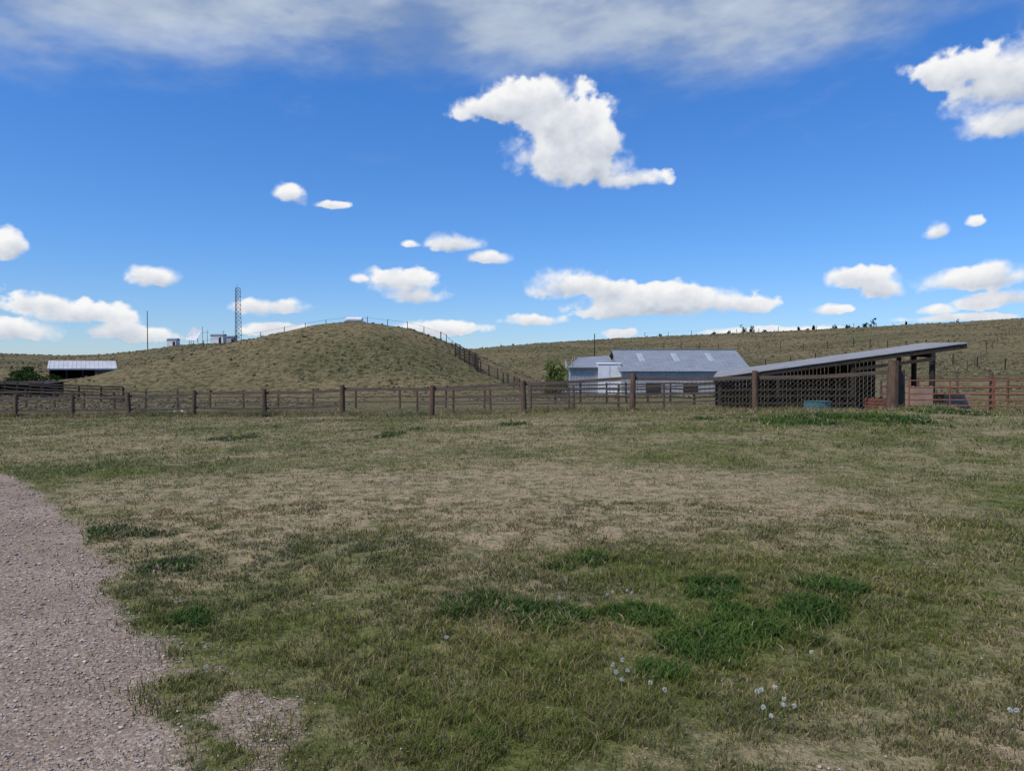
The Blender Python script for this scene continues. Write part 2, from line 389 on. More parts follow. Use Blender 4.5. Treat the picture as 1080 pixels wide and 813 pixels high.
# ---------------------------------------------------------------- builder
class B:
    def __init__(s): s.v=[];s.f=[];s.m=[]
    def cyl(s,p0,p1,r0,r1=None,mi=0,n=8):
        r1=r0 if r1 is None else r1
        p0=Vector(p0);p1=Vector(p1);d=(p1-p0).normalized()
        a=d.orthogonal().normalized();b=d.cross(a);o=len(s.v)
        for p,r in ((p0,r0),(p1,r1)):
            for i in range(n):
                t=2*math.pi*i/n;s.v.append(tuple(p+(a*math.cos(t)+b*math.sin(t))*r))
        for i in range(n):
            j=(i+1)%n;s.f.append((o+i,o+j,o+n+j,o+n+i));s.m.append(mi)
        s.f.append(tuple(o+n+i for i in range(n)));s.m.append(mi)
        s.f.append(tuple(o+i for i in reversed(range(n))));s.m.append(mi)
    def beam(s,p0,p1,w,h,mi=0,up=(0,0,1)):
        p0=Vector(p0);p1=Vector(p1);d=(p1-p0).normalized();u=Vector(up)
        if abs(d.dot(u))>.98:u=Vector((0,1,0))
        sd=d.cross(u).normalized();u=sd.cross(d).normalized();o=len(s.v)
        for p in (p0,p1):
            for a,b in ((-1,-1),(1,-1),(1,1),(-1,1)): s.v.append(tuple(p+sd*a*w/2+u*b*h/2))
        for q in ((0,1,5,4),(1,2,6,5),(2,3,7,6),(3,0,4,7),(0,3,2,1),(4,5,6,7)):
            s.f.append(tuple(o+i for i in q));s.m.append(mi)
    def poly(s,pts,mi=0):
        o=len(s.v);s.v+= [tuple(p) for p in pts];s.f.append(tuple(range(o,o+len(pts))));s.m.append(mi)
    def slab(s,a,b,c,d,th,mi=0):
        a,b,c,d=map(Vector,(a,b,c,d));n=(b-a).cross(d-a).normalized()
        if n.z<0:n=-n
        lo=[p-n*th for p in (a,b,c,d)];o=len(s.v)
        s.v+= [tuple(p) for p in (a,b,c,d)]+[tuple(p) for p in lo]
        for q in ((0,1,2,3),(7,6,5,4),(0,4,5,1),(1,5,6,2),(2,6,7,3),(3,7,4,0)): s.f.append(tuple(o+i for i in q));s.m.append(mi)
    def obj(s,name,mats,parent=None):
        me=bpy.data.meshes.new(name);me.from_pydata(s.v,[],s.f)
        for m in mats: me.materials.append(m)
        me.polygons.foreach_set('material_index',s.m);me.update()
        o=link(bpy.data.objects.new(name,me))
        if parent:o.parent=parent
        return o
def empty(name):
    e=bpy.data.objects.new(name,None);e.empty_display_size=.5;return link(e)
U=lambda a,b:float(rng.uniform(a,b))
# ---------------------------------------------------------------- main fence
fe=empty('wooden_fence')
pxs=[-104,-44,16,76,136,204,279,361,455,553,667,797]
pts=[]
for px in pxs:
    iv=.0217+(px-16)/781*.0177;d=1/iv;pts.append(((px-CX)/F*d,d))
pts.append(((941-CX)/F*23.4,23.4));last=len(pts)-1
pb=B();rb=B()
tops=[]
for i,(X,Y) in enumerate(pts):
    z=h1(X,Y);hh=1.36+U(-.05,.07)
    r=.115+U(-.012,.015)
    if i==last: hh=1.6;r=.18
    if i==last-1: hh=1.46
    tx,ty=U(-.06,.06),U(-.05,.05)
    pb.cyl((X,Y,z-.3),(X+tx*.5,Y+ty*.5,z+hh*.5),r*1.08,r,0,10);pb.cyl((X+tx*.5,Y+ty*.5,z+hh*.5),(X+tx,Y+ty,z+hh),r,r*.88,0,10);tops.append((X,Y,z,hh))
pb.cyl((tops[-1][0]+.42,tops[-1][1]+.2,tops[-1][2]-.3),(tops[-1][0]+.40,tops[-1][1]+.2,tops[-1][2]+1.3),.1,.09,0,10)
for i in range(len(tops)-1):
    a,b=tops[i],tops[i+1]
    # rails nailed to the corral side of the posts, so the posts stand in front
    o=-.13
    nx,ny=fdir[1],-fdir[0]
    pa=Vector((a[0]+nx*o,a[1]+ny*o,0));pc=Vector((b[0]+nx*o,b[1]+ny*o,0))
    hz=[1.20]
    if i<7: hz=[1.16,.42]
    for q in hz:
        mid=(pa+pc)/2
        z0=a[2]+q+U(-.03,.03);z1=b[2]+q+U(-.03,.03);sg=U(.02,.06)
        rb.beam((pa.x,pa.y,z0),(mid.x,mid.y,(z0+z1)/2-sg),.05,.12,0);rb.beam((mid.x,mid.y,(z0+z1)/2-sg),(pc.x,pc.y,z1),.05,.12,0)
pb.obj('posts',[M_wood],fe);rb.obj('rails',[M_rail],fe)
wb=B()
for i in range(len(tops)-1):
    a,b=tops[i],tops[i+1];Lh=math.hypot(b[0]-a[0],b[1]-a[1])
    def pt(s,h):
        t=s/Lh;return (a[0]+(b[0]-a[0])*t,a[1]+(b[1]-a[1])*t,a[2]+(b[2]-a[2])*t+h)
    Hh=1.12;st=.16
    n=int((Lh+Hh)/st)
    for k in range(n):
        for sg in (0,1):
            s0=k*st-Hh;s1=s0+Hh;h0,h1_=.03,Hh
            if s0<0: h0=.03-s0;s0=0
            if s1>Lh: h1_=Hh-(s1-Lh);s1=Lh
            if h1_<=h0: continue
            if sg: wb.cyl(pt(Lh-s0,h0),pt(Lh-s1,h1_),.0036,None,0,3)
            else: wb.cyl(pt(s0,h0),pt(s1,h1_),.0036,None,0,3)
    for h in (.03,1.12): wb.cyl(pt(0,h),pt(Lh,h),.005,None,0,3)
wb.obj('wire_mesh',[M_wire],fe)
# ---------------------------------------------------------------- generic fence
def fence(name,pl,spacing,h,rails,pr,mat,rw=.04,rh=.12,pm=None,jit=.1):
    b=B();prev=None
    P_=[Vector(p) for p in pl]
    pos=[]
    for a,c in zip(P_[:-1],P_[1:]):
        n=max(1,round((c-a).length/spacing))
        for k in range(n): pos.append(a+(c-a)*k/n)
    pos.append(P_[-1])
    for p in pos:
        z=h1(p.x,p.y);hh=h*(1+U(-jit,jit))
        b.cyl((p.x,p.y,z-.3),(p.x+U(-.05,.05),p.y,z+hh),pr*1.1,pr*.9,0,7)
        if prev:
            for q in rails:
                b.beam((prev[0],prev[1]-pr,prev[2]+q*h+U(-.04,.04)),(p.x,p.y-pr,z+q*h+U(-.04,.04)),rw,rh,1)
        prev=(p.x,p.y,z)
    return b.obj(name,[pm or M_wood,mat])
def g(px,d): return ((px-CX)/F*d,d)
fence('corral_fence',[g(-60,66),g(120,62),g(330,58),g(470,55),g(600,50)],3.2,1.5,(.35,.62,.92),.09,M_rail,.04,.09)
fence('corral_fence',[g(-20,80),g(60,74),g(130,72)],2.4,1.6,(.2,.4,.6,.8,.95),.10,M_dark,.05,.14,M_dark)
fence('corral_fence',[g(440,44),g(560,40),g(700,38),g(760,37)],2.6,1.35,(.35,.65,.95),.07,M_rail,.04,.08)
fence('corral_fence',[g(560,66),g(640,62),g(760,52),g(880,46)],2.6,1.6,(.3,.5,.7,.95),.08,M_dark,.04,.11,M_dark)
fence('corral_fence',[g(930,48),g(1010,45),g(1120,42)],2.4,1.5,(.35,.65,.95),.08,M_wood,.04,.12)
fence('hill_fence',[g(215,112),g(250,118),g(300,121),(-23.8,122),g(430,121),g(465,118)],3.6,1.2,(.9,),.06,M_wood,.03,.03,M_dark)
fence('hill_fence',[g(465,117),g(490,108),g(545,93),g(600,84)],2.8,1.3,(.92,),.06,M_hfence,.03,.05,M_hfence)
fence('livestock_chute',[g(480,108),g(500,104),g(504,101)],1.2,2.1,(.2,.4,.6,.8,.95),.09,M_dark,.05,.14,M_dark)
fence('livestock_chute',[g(507,101),g(525,98),g(548,92)],1.7,1.6,(.45,.9),.08,M_hfence,.04,.10,M_dark)
fence('pasture_fence',[g(700,190),g(800,170),g(900,150),g(1000,125),g(1130,110)],5.5,1.5,(.95,),.08,M_wire,.012,.012,M_dark,.2)
fence('pasture_fence',[g(780,110),g(860,112),g(960,105),g(1060,85),g(1150,78)],4.5,1.5,(.95,.5),.08,M_wire,.012,.012,M_dark,.2)
fence('pasture_fence',[g(1010,75),g(1040,110),g(1060,150),g(1075,200)],12,1.2,(.95,.6),.06,M_wire,.012,.012,M_hfence,.2)
fence('pasture_fence',[g(680,280),g(800,290),g(900,300),g(1080,310)],9,1.7,(.95,),.1,M_wire,.02,.02,M_dark,.2)
# ---------------------------------------------------------------- red gate
ge=empty('metal_gate')
b=B()
gp=[g(958,25.6),g(1048,24.6),g(1140,23.6)]
for (x0,y0),(x1,y1) in zip(gp[:-1],gp[1:]):
    z0,z1=h1(x0,y0),h1(x1,y1)
    for q in (.22,.42,.62,.84,1.08): b.cyl((x0,y0,z0+q),(x1,y1,z1+q),.022,None,0,8)
    for t in (0.01,.5,.99):
        xx,yy,zz=x0+(x1-x0)*t,y0+(y1-y0)*t,z0+(z1-z0)*t;b.cyl((xx,yy,zz+.12),(xx,yy,zz+1.12),.024,None,0,8)
b.obj('gate_panels',[M_red],ge)
b=B()
x0,y0=gp[1];z=h1(x0,y0);b.cyl((x0,y0+.12,z-.2),(x0,y0+.12,z+1.35),.07,.06,0,8);b.obj('gate_post',[M_wood],ge)
# ---------------------------------------------------------------- lean-to shelter
le=empty('lean_to_shelter')
A_=Vector((20.3,33,2.84));B_=Vector((10.0,36.8,1.25));D_=Vector((22.6,40.5,3.10));C_=Vector((12.3,44.3,1.51))
b=B();b.slab(A_,B_,C_,D_,.03,0)
nb=26
for i in range(nb+1):
    t=i/nb;p=A_.lerp(D_,t);q=B_.lerp(C_,t);b.beam(p+Vector((0,0,.015)),q+Vector((0,0,.015)),.05,.035,0)
b.obj('roof_sheets',[M_roofg],le)
b=B()
dn=Vector((0,0,-.14))
for t in (0.01,.25,.5,.75,.99): b.beam(A_.lerp(D_,t)+dn,B_.lerp(C_,t)+dn,.09,.2,0)
for t in (.02,.2,.4,.6,.8,.98): b.beam(A_.lerp(B_,t)+Vector((0,0,-.075)),D_.lerp(C_,t)+Vector((0,0,-.075)),.12,.05,0)
for t in (.12,.42,.72,.97):
    for w in (.03,.5,.97):
        p=A_.lerp(B_,t).lerp(D_.lerp(C_,t),w);z=h1(p.x,p.y)
        b.cyl((p.x,p.y,z-.3),(p.x,p.y,p.z-.15),.13 if t<.2 else .10,None,0,8)
p0=A_.lerp(B_,.12);p1=D_.lerp(C_,.12);b.beam(p0+Vector((0,0,-.34)),p1+Vector((0,0,-.34)),.15,.24,0)
p0=A_.lerp(B_,.12)+Vector((0,-.1,-.5));p1=A_.lerp(B_,.42)+Vector((0,-.1,-.5));b.beam(p0,p1,.08,.16,0)
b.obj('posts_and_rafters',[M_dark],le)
b=B()
def boards(b,a,c,top0,top1,mi,gap=.02,wd=.2):
    a=Vector(a);c=Vector(c);Ln=(c-a).length;n=int(Ln/wd)
    for i in range(n):
        t=(i+.5)/n;p=a.lerp(c,t);z=h1(p.x,p.y);tp=top0+(top1-top0)*t-U(0,.05)
        dirn=(c-a).normalized()
        b.beam((p.x,p.y,z-.1),(p.x,p.y,tp),wd-gap,.03,mi,up=(-dirn.y,dirn.x,0))
boards(b,(D_.x-2.4,D_.y+.6,0),(C_.x,C_.y-.2,0),2.55,1.25,0)
boards(b,(B_.x+.15,B_.y+.1,0),(C_.x+.1,C_.y-.2,0),1.0,1.25,0)
for q in (.35,.7,1.0):
    a=A_.lerp(B_,.42);c=A_.lerp(B_,.97);za=h1(a.x,a.y);zc=h1(c.x,c.y)
    b.beam((a.x,a.y-.14,za+q),(c.x,c.y-.14,min(zc+q,B_.z-.2)),.04,.09,0)
b.obj('board_walls',[M_dark],le)  # boards take the darkest wood so the shade under the roof is painted in
def trough(name,px,d,r,h,mat):
    b=B();X,Y=g(px,d);z=h1(X,Y);n=28
    prof=[(r*.96,0),(r,h*.1),(r*.98,h*.5),(r,h*.52),(r,h),(r*1.04,h),(r*1.04,h*1.04),(r*.95,h*1.04),(r*.93,h*.7),(0.001,h*.7)]
    for rr_,hh_ in prof:
        for i in range(n): t=2*math.pi*i/n;b.v.append((X+rr_*math.cos(t),Y+rr_*math.sin(t),z+hh_))
    for k in range(len(prof)-1):
        for i in range(n): j=(i+1)%n;b.f.append((k*n+i,k*n+j,(k+1)*n+j,(k+1)*n+i));b.m.append(0)
    return b.obj(name,[mat])
trough('stock_tank',862,29.5,.5,.42,M_teal)
def crate(name,px,d,w,dp,h,mat,z0=0):
    b=B();X,Y=g(px,d);z=h1(X,Y)+z0
    for i in range(4):
        zz=z+h*(i+.5)/4
        for sy in (-1,1): b.beam((X-w/2,Y+sy*dp/2,zz),(X+w/2,Y+sy*dp/2,zz),.03,h/4-.03,0)
        for sx in (-1,1): b.beam((X+sx*w/2,Y-dp/2,zz),(X+sx*w/2,Y+dp/2,zz),.03,h/4-.03,0)
    for sx in (-1,1):
        for sy in (-1,1): b.beam((X+sx*(w/2-.05),Y+sy*(dp/2-.05),z),(X+sx*(w/2-.05),Y+sy*(dp/2-.05),z+h+.04),.08,.08,0)
    b.poly([(X-w/2,Y-dp/2,z+h*.8),(X+w/2,Y-dp/2,z+h*.8),(X+w/2,Y+dp/2,z+h*.8),(X-w/2,Y+dp/2,z+h*.8)],0)
    return b.obj(name,[mat])
crate('wooden_feed_bin',968,33,.9,.8,1.15,M_orange)
crate('wooden_feed_bin',925,35,.8,.8,.6,M_red,)
crate('wooden_feed_bin',1005,37,1.3,.8,.9,M_orange)
# ---------------------------------------------------------------- barn
be=empty('metal_barn')
zb=-1.3
x0,x1,y0,ym,y1=11.9,25.6,80,86,92;ez,rz=1.55,4.0
b=B();o=.35
b.slab((x0-o,y0-o,ez-.06),(x1+o,y0-o,ez-.06),(x1+o,ym,rz),(x0-o,ym,rz),.05,0)
b.slab((x0-o,ym+.01,rz),(x1+o,ym+.01,rz),(x1+o,y1+o,ez-.06),(x0-o,y1+o,ez-.06),.05,0)
for i in range(30):
    X=x0-o+.05+(x1-x0+2*o-.1)*i/29;b.beam((X,y0-o,ez-.05),(X,ym,rz+.015),.05,.04,0)
b.beam((x0-o,ym,rz+.04),(x1+o,ym,rz+.04),.4,.05,0)
for X in (14.2,18.1,22.0):
    t0,t1=.35,.8
    ya=y0+(ym-y0)*t0;yb=y0+(ym-y0)*t1;za=ez+(rz-ez)*t0;zb_=ez+(rz-ez)*t1
    b.slab((X,ya,za+.045),(X+.62,ya,za+.045),(X+.62,yb,zb_+.045),(X,yb,zb_+.045),.03,1)
b.obj('roof',[M_roof,M_clear],be)
b=B()
b.poly([(x0,y0,zb),(x1,y0,zb),(x1,y0,ez-.12),(x0,y0,ez-.12)],0)
b.poly([(x1,y1,zb),(x0,y1,zb),(x0,y1,ez-.12),(x1,y1,ez-.12)],0)
for X in (x0,x1): b.poly([(X,y0,zb),(X,y1,zb),(X,y1,ez-.12),(X,ym,rz-.1),(X,y0,ez-.12)],0)
for i in range(30):
    X=x0+.25+(x1-x0-.5)*i/29;b.beam((X,y0-.03,zb),(X,y0-.03,ez-.15),.05,.04,0)
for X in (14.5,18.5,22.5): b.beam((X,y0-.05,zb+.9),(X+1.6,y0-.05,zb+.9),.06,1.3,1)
b.obj('walls',[M_wall,M_black],be)
b=B();wx0,wx1=6.3,x0-.4
b.slab((wx0-.2,81.2,1.9),(wx1,81.2,1.9),(wx1,88,3.35),(wx0+1.6,88,3.1),.05,0)
for i in range(16):
    X=wx0+.1+(wx1-wx0-.3)*i/15;b.beam((X,81.2,1.93),(X+.8*(1-i/15),88,3.2),.05,.04,0)
b.obj('wing_roof',[M_roof],be)
b=B()
b.poly([(wx0,81.6,zb),(wx1,81.6,zb),(wx1,81.6,1.86),(wx0,81.6,1.86)],0)
b.poly([(wx0,88,zb),(wx0,81.6,zb),(wx0,81.6,1.86),(wx0,88,3.0)],0)
for i in range(18):
    X=wx0+.15+(wx1-wx0-.3)*i/17;b.beam((X,81.55,zb),(X,81.55,1.85),.05,.05,0)
b.obj('wing_walls',[M_wall],be)
b=B();b.slab((9.4,80.9,2.35),(12.0,80.9,2.35),(12.0,82.9,2.45),(9.4,82.9,2.45),.08,0)
b.beam((9.45,81.0,.5),(11.95,81.0,.5),.06,3.55,0)
b.beam((9.48,81.05,.5),(9.48,82.8,.5),.06,3.5,0);b.beam((11.92,81.05,.5),(11.92,82.8,.5),.06,3.5,0)
b.beam((10.7,80.955,-1.2),(10.7,80.955,2.2),.04,.03,1);b.beam((9.5,80.955,.5),(11.9,80.955,.5),.03,.06,1)
b.obj('white_sliding_door',[M_white,M_wall],be)
# ---------------------------------------------------------------- white pole shed
pe=empty('pole_shed')
sd_=104;cxm=(87.5-CX)/F*sd_;ang=math.atan2(cxm,sd_);rg_=Vector((math.cos(ang),-math.sin(ang),0));fw_=Vector((math.sin(ang),math.cos(ang),0))
oc=Vector((cxm,sd_,0));hw=4.05;dp=5
def S(u,v,z): p=oc+rg_*u+fw_*v;return (p.x,p.y,z)
cosa=math.cos(ang)
zt=CH+(HY-380.5)/F*(sd_+dp*cosa);ze=CH+(HY-388.5)/F*sd_
zg=h1(cxm,sd_)
b=B();b.slab(S(-hw-.2,0,ze),S(hw+.2,0,ze),S(hw+.2,dp,zt),S(-hw-.2,dp,zt),.06,0)
for i in range(16):
    X=-hw+2*hw*i/15;b.beam(S(X,0,ze+.02),S(X,dp,zt+.02),.06,.04,0)
b.beam(S(-hw-.2,-.05,ze-.1),S(hw+.2,-.05,ze-.1),.05,.18,0)
b.obj('roof',[M_roofb],pe)
b=B()
for i in range(5):
    X=-hw+.1+(2*hw-.2)*i/4;b.cyl(S(X,.2,zg-.6),S(X,.2,ze-.1),.1,None,0,7)
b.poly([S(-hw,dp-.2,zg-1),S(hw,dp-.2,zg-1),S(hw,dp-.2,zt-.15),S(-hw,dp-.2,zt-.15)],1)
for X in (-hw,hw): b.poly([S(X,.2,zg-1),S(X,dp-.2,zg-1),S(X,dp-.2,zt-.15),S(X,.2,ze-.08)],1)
b.beam(S(hw-2.6,.1,zg+.5),S(hw-.1,.1,zg+.5),.05,1.2,2)
b.obj('frame_and_walls',[M_dark,M_black,M_hfence],pe)
se=empty('low_shed')
d2=78;xa,xb=g(-60,d2)[0],g(44,d2)[0];za=CH+(HY-405)/F*d2;z0_=h1(xb,d2)
b=B();b.slab((xa,d2,za),(xb,d2,za),(xb+.5,d2+4,za+.25),(xa,d2+4,za+.25),.08,0);b.obj('roof',[M_dark],se)
b=B()
for i in range(5):
    X=xa+.1+(xb-xa-.2)*i/4;b.cyl((X,d2+.1,z0_-.5),(X,d2+.1,za-.08),.1,None,0,6)
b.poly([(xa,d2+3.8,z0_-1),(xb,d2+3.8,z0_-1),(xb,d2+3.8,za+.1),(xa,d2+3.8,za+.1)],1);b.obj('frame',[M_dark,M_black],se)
# ---------------------------------------------------------------- hilltop equipment
d=245
X,Y=g(251,d);z=h1(X,Y);Ht=CH+(HY-304)/F*d-z
b=B();n=13
def tri(t,zz):
    w=1.25*(1-t*.25);return [Vector((X+w*math.cos(a),Y+w*math.sin(a),zz)) for a in (math.pi/6,5*math.pi/6,3*math.pi/2)]
for i in range(n):
    a=tri(i/n,z+Ht*i/n);c=tri((i+1)/n,z+Ht*(i+1)/n)
    for k in range(3):
        b.cyl(a[k],c[k],.08,None,0,5);b.cyl(a[k],c[(k+1)%3],.045,None,0,4);b.cyl(a[(k+1)%3],c[k],.045,None,0,4);b.cyl(c[k],c[(k+1)%3],.045,None,0,4)
b.cyl((X,Y,z+Ht),(X,Y,z+Ht+1.2),.06,None,0,5)
b.obj('lattice_tower',[M_steel])
X,Y=g(156,d);z=h1(X,Y);b=B();b.cyl((X,Y,z-.5),(X,Y,CH+(HY-328)/F*d),.16,.11,0,8);b.obj('utility_pole',[M_dark])
X,Y=g(627,150);z=h1(X,Y);b=B();b.cyl((X,Y,z-.5),(X,Y,CH+(HY-352)/F*150),.12,.09,0,8);b.obj('utility_pole',[M_dark])
def hut(name,px,w,h,dd,mat):
    e=empty(name);X,Y=g(px,dd);z=h1(X,Y)-.3
    b=B();b.beam((X-w/2,Y+1.5,z+h/2),(X+w/2,Y+1.5,z+h/2),3,h,0);b.obj('walls',[mat],e)
    b=B();b.slab((X-w/2-.2,Y-.2,z+h+.02),(X+w/2+.2,Y-.2,z+h+.02),(X+w/2+.2,Y+1.5,z+h+.5),(X-w/2-.2,Y+1.5,z+h+.5),.06,0)
    b.slab((X-w/2-.2,Y+1.52,z+h+.5),(X+w/2+.2,Y+1.52,z+h+.5),(X+w/2+.2,Y+3.2,z+h+.02),(X-w/2-.2,Y+3.2,z+h+.02),.06,0);b.obj('roof',[M_roof],e)
    b=B();b.beam((X+w*.15,Y-.03,z+h*.4),(X+w*.15+.8,Y-.03,z+h*.4),.05,h*.7,0);b.obj('door',[M_dark],e)
hut('equipment_hut',181,3.0,2.6,d,M_white);hut('equipment_hut',229,4.2,3.0,d,M_white);hut('equipment_hut',243,2.4,2.4,d,M_wall)
ae=empty('panel_antenna')
X,Y=g(205,d);z=h1(X,Y);b=B();b.slab((X-2.6,Y-1.6,z+1.5),(X+1.4,Y-1.6,z+1.2),(X+2.6,Y+.2,z+4.6),(X-.4,Y+.2,z+5.8),.15,0);b.obj('panel',[M_white],ae)
b=B()
for u in (-1.5,0,1.5): b.cyl((X+u,Y-.3,z-.3),(X+u*.9,Y-.4,z+2.2),.1,None,0,6)
b.cyl((X-2,Y+1.4,z-.3),(X+.7,Y+.25,z+4.8),.09,None,0,6);b.obj('frame',[M_steel],ae)
for px in (214,219,236):
    X,Y=g(px,d);z=h1(X,Y);b=B();b.cyl((X,Y,z),(X,Y,z+U(4,6)),.09,.07,0,6);b.beam((X-.7,Y,z+3.8),(X+.7,Y,z+3.8),.08,.08,0);b.obj('antenna_mast',[M_steel])
X,Y=g(374,121);z=h1(X,Y);te=empty('water_tank')
b=B();b.cyl((X-1.25,Y,z+.5),(X+1.25,Y,z+.5),.42,None,0,18);b.cyl((X-1.4,Y,z+.5),(X-1.25,Y,z+.5),.25,.42,0,18);b.cyl((X+1.25,Y,z+.5),(X+1.4,Y,z+.5),.42,.25,0,18);b.cyl((X,Y,z+.88),(X,Y,z+1.02),.15,None,0,10);b.obj('tank_body',[M_white],te)
b=B()
for s in (-1,1): b.beam((X+s*.8,Y-.5,z+.05),(X+s*.8,Y+.5,z+.05),.2,.3,0)
b.obj('cradle',[M_dark],te)
b=B();X,Y=g(183,50);z=h1(X,Y)+.15
prev=None
for k in range(14):
    p=(X+k*.11,Y+.2*math.sin(k*.7),z+.12*math.sin(k*.5))
    if prev:b.cyl(prev,p,.05,None,0,7)
    prev=p
b.obj('white_hose',[M_white])
# ---------------------------------------------------------------- bushes and distant trees
def leafcloud(cx,cy,cz,rx,ry,rz,n,ls,c1,c2,seed):
    r=np.random.default_rng(seed)
    nc=14;ce=r.normal(0,.42,(nc,3));cr=.28+.22*r.random(nc);ct=r.random(nc)
    w=r.integers(0,nc,n);dirn=r.normal(0,1,(n,3));dirn/=np.linalg.norm(dirn,axis=1)[:,None]
    p=ce[w]+dirn*cr[w][:,None]*(.55+.5*r.random(n))[:,None]
    p=p*np.array([rx,ry,rz])+np.array([cx,cy,cz])
    a=r.normal(0,1,(n,3));a/=np.linalg.norm(a,axis=1)[:,None];bb=np.cross(a,r.normal(0,1,(n,3)));bb/=np.linalg.norm(bb,axis=1)[:,None]
    s=ls*(.6+.8*r.random(n))[:,None]
    V=np.stack([p-a*s,p+bb*s*.6,p+a*s,p-bb*s*.6],1).reshape(-1,3)
    Fc=np.arange(n*4).reshape(-1,4)
    t=np.clip(ct[w]*.6+r.random(n)*.5,0,1)[:,None];c=np.array(c1)*(1-t)+np.array(c2)*t
    return V,Fc,np.repeat(c,4,0)
def bush(px,d,w,h,n=2600,seed=1,c1=(.03,.055,.018),c2=(.09,.13,.04)):
    e=empty('bush');X,Y=g(px,d);z=h1(X,Y)
    V,Fc,cc=leafcloud(X,Y,z+h*.5,w*.62,w*.6,h*.55,n,.12,c1,c2,seed)
    o=np_mesh('foliage',V,Fc,[M_grass],cc,k=4);o.parent=e
    b=B()
    for i in range(6):
        a=i*1.05;b.cyl((X,Y,z-.1),(X+math.cos(a)*w*.3,Y+math.sin(a)*w*.3,z+h*.6),.06,.02,0,5)
    b.obj('stems',[M_dark],e)
bush(29,92,3.4,2.2,seed=3,c1=(.02,.045,.012),c2=(.06,.10,.025))
bush(585,84,3.2,3.6,seed=4,c1=(.07,.10,.02),c2=(.16,.20,.05))
Vs=[];Fs=[];Cs=[];bs=0
tpx=[508,514,528,541,556,570,598,682,690,697,708,715,736,752,768,785,792,799,806,816,842,851,858,880,893,905,912,921,955,968,1010,1060]
for i,px in enumerate(tpx):
    rr_=345+U(-10,25);a=math.atan((px-CX)/F);X,Y=rr_*math.sin(a),rr_*math.cos(a);z=h1(X,Y)
    hh=U(1.6,3.2) if px not in(785,792,921) else 4.2
    w=hh*U(.22,.45)
    V,Fc,cc=leafcloud(X,Y,z+hh*.45,w,w,hh*.55,140,.36,(.012,.03,.014),(.035,.055,.025),50+i)
    Vs.append(V);Fs.append(Fc+bs);Cs.append(cc);bs+=len(V)
np_mesh('distant_trees',np.concatenate(Vs),np.concatenate(Fs),[M_grass],np.concatenate(Cs),k=4)
# ---------------------------------------------------------------- dandelions
dl=[(648,628),(662,627),(668,632),(640,632),(645,712),(655,706),(662,718),(650,722),(660,734),(690,735),(800,746),(808,748),(820,745),(832,748),(840,756),(806,758),(826,764),(818,770),(1070,764),(1076,770),(592,640),(214,720),(700,748),(470,690),(860,700)]
b=B()
for px,py in dl:
    d=CH*F/(py+6-HY);X=(px-CX)/F*d;z=h1(X,d);hh=U(.07,.12);lx=U(-.015,.015)
    b.cyl((X,d,z),(X+lx,d,z+hh),.0016,.0012,1,5)
    c=Vector((X+lx,d,z+hh))
    for k in range(40):
        v=Vector(rng.normal(0,1,3)).normalized();r=U(.010,.013);b.cyl(c+v*.004,c+v*r,.0004,.0018,0,4)
b.obj('dandelions',[m_noise('seed_fluff',(.42,.42,.35),(.58,.57,.50),30),m_noise('stem_green',(.10,.14,.05),(.14,.18,.07),30)])
# ---------------------------------------------------------------- camera
cam=bpy.data.cameras.new('camera');co=link(bpy.data.objects.new('camera',cam))
cam.sensor_width=36;cam.lens=26.0;cam.clip_start=.05;cam.clip_end=30000
pitch=math.atan(16.5/F)
co.location=(0,0,CH);co.rotation_euler=(math.pi/2-pitch,0,0)
scene.camera=co
# ---------------------------------------------------------------- sun
SE=math.radians(56);SR=math.radians(232)
sl=bpy.data.lights.new('sun','SUN');sl.energy=3.7;sl.angle=math.radians(.5);sl.color=(1,.93,.82)
so=link(bpy.data.objects.new('sun',sl))
dv=Vector((math.sin(SR)*math.cos(SE),math.cos(SR)*math.cos(SE),math.sin(SE)));so.rotation_euler=dv.to_track_quat('Z','Y').to_euler()
# ---------------------------------------------------------------- world
w=bpy.data.worlds.new('World');scene.world=w;w.use_nodes=True;nt=w.node_tree;nt.nodes.clear()
sky=N(nt,'ShaderNodeTexSky',sky_type='NISHITA',sun_disc=False,sun_elevation=SE,sun_rotation=SR,altitude=900,air_density=1.0,dust_density=.4,ozone_density=2.5)
tc=N(nt,'ShaderNodeTexCoord');sep=N(nt,'ShaderNodeSeparateXYZ');L(nt,tc.outputs['Generated'],sep.inputs[0])
tintr=ramp(nt,sep.outputs[2],[(0,(.82,.95,1.22)),(.16,(.60,1.0,1.48)),(.5,(.40,1.04,1.82))])
tint=mix(nt,1.0,sky.outputs[0],tintr,'MULTIPLY')
bg=N(nt,'ShaderNodeBackground',inp={1:.1});L(nt,tint,bg.inputs[0])
wo=N(nt,'ShaderNodeOutputWorld');L(nt,bg.outputs[0],wo.inputs[0])
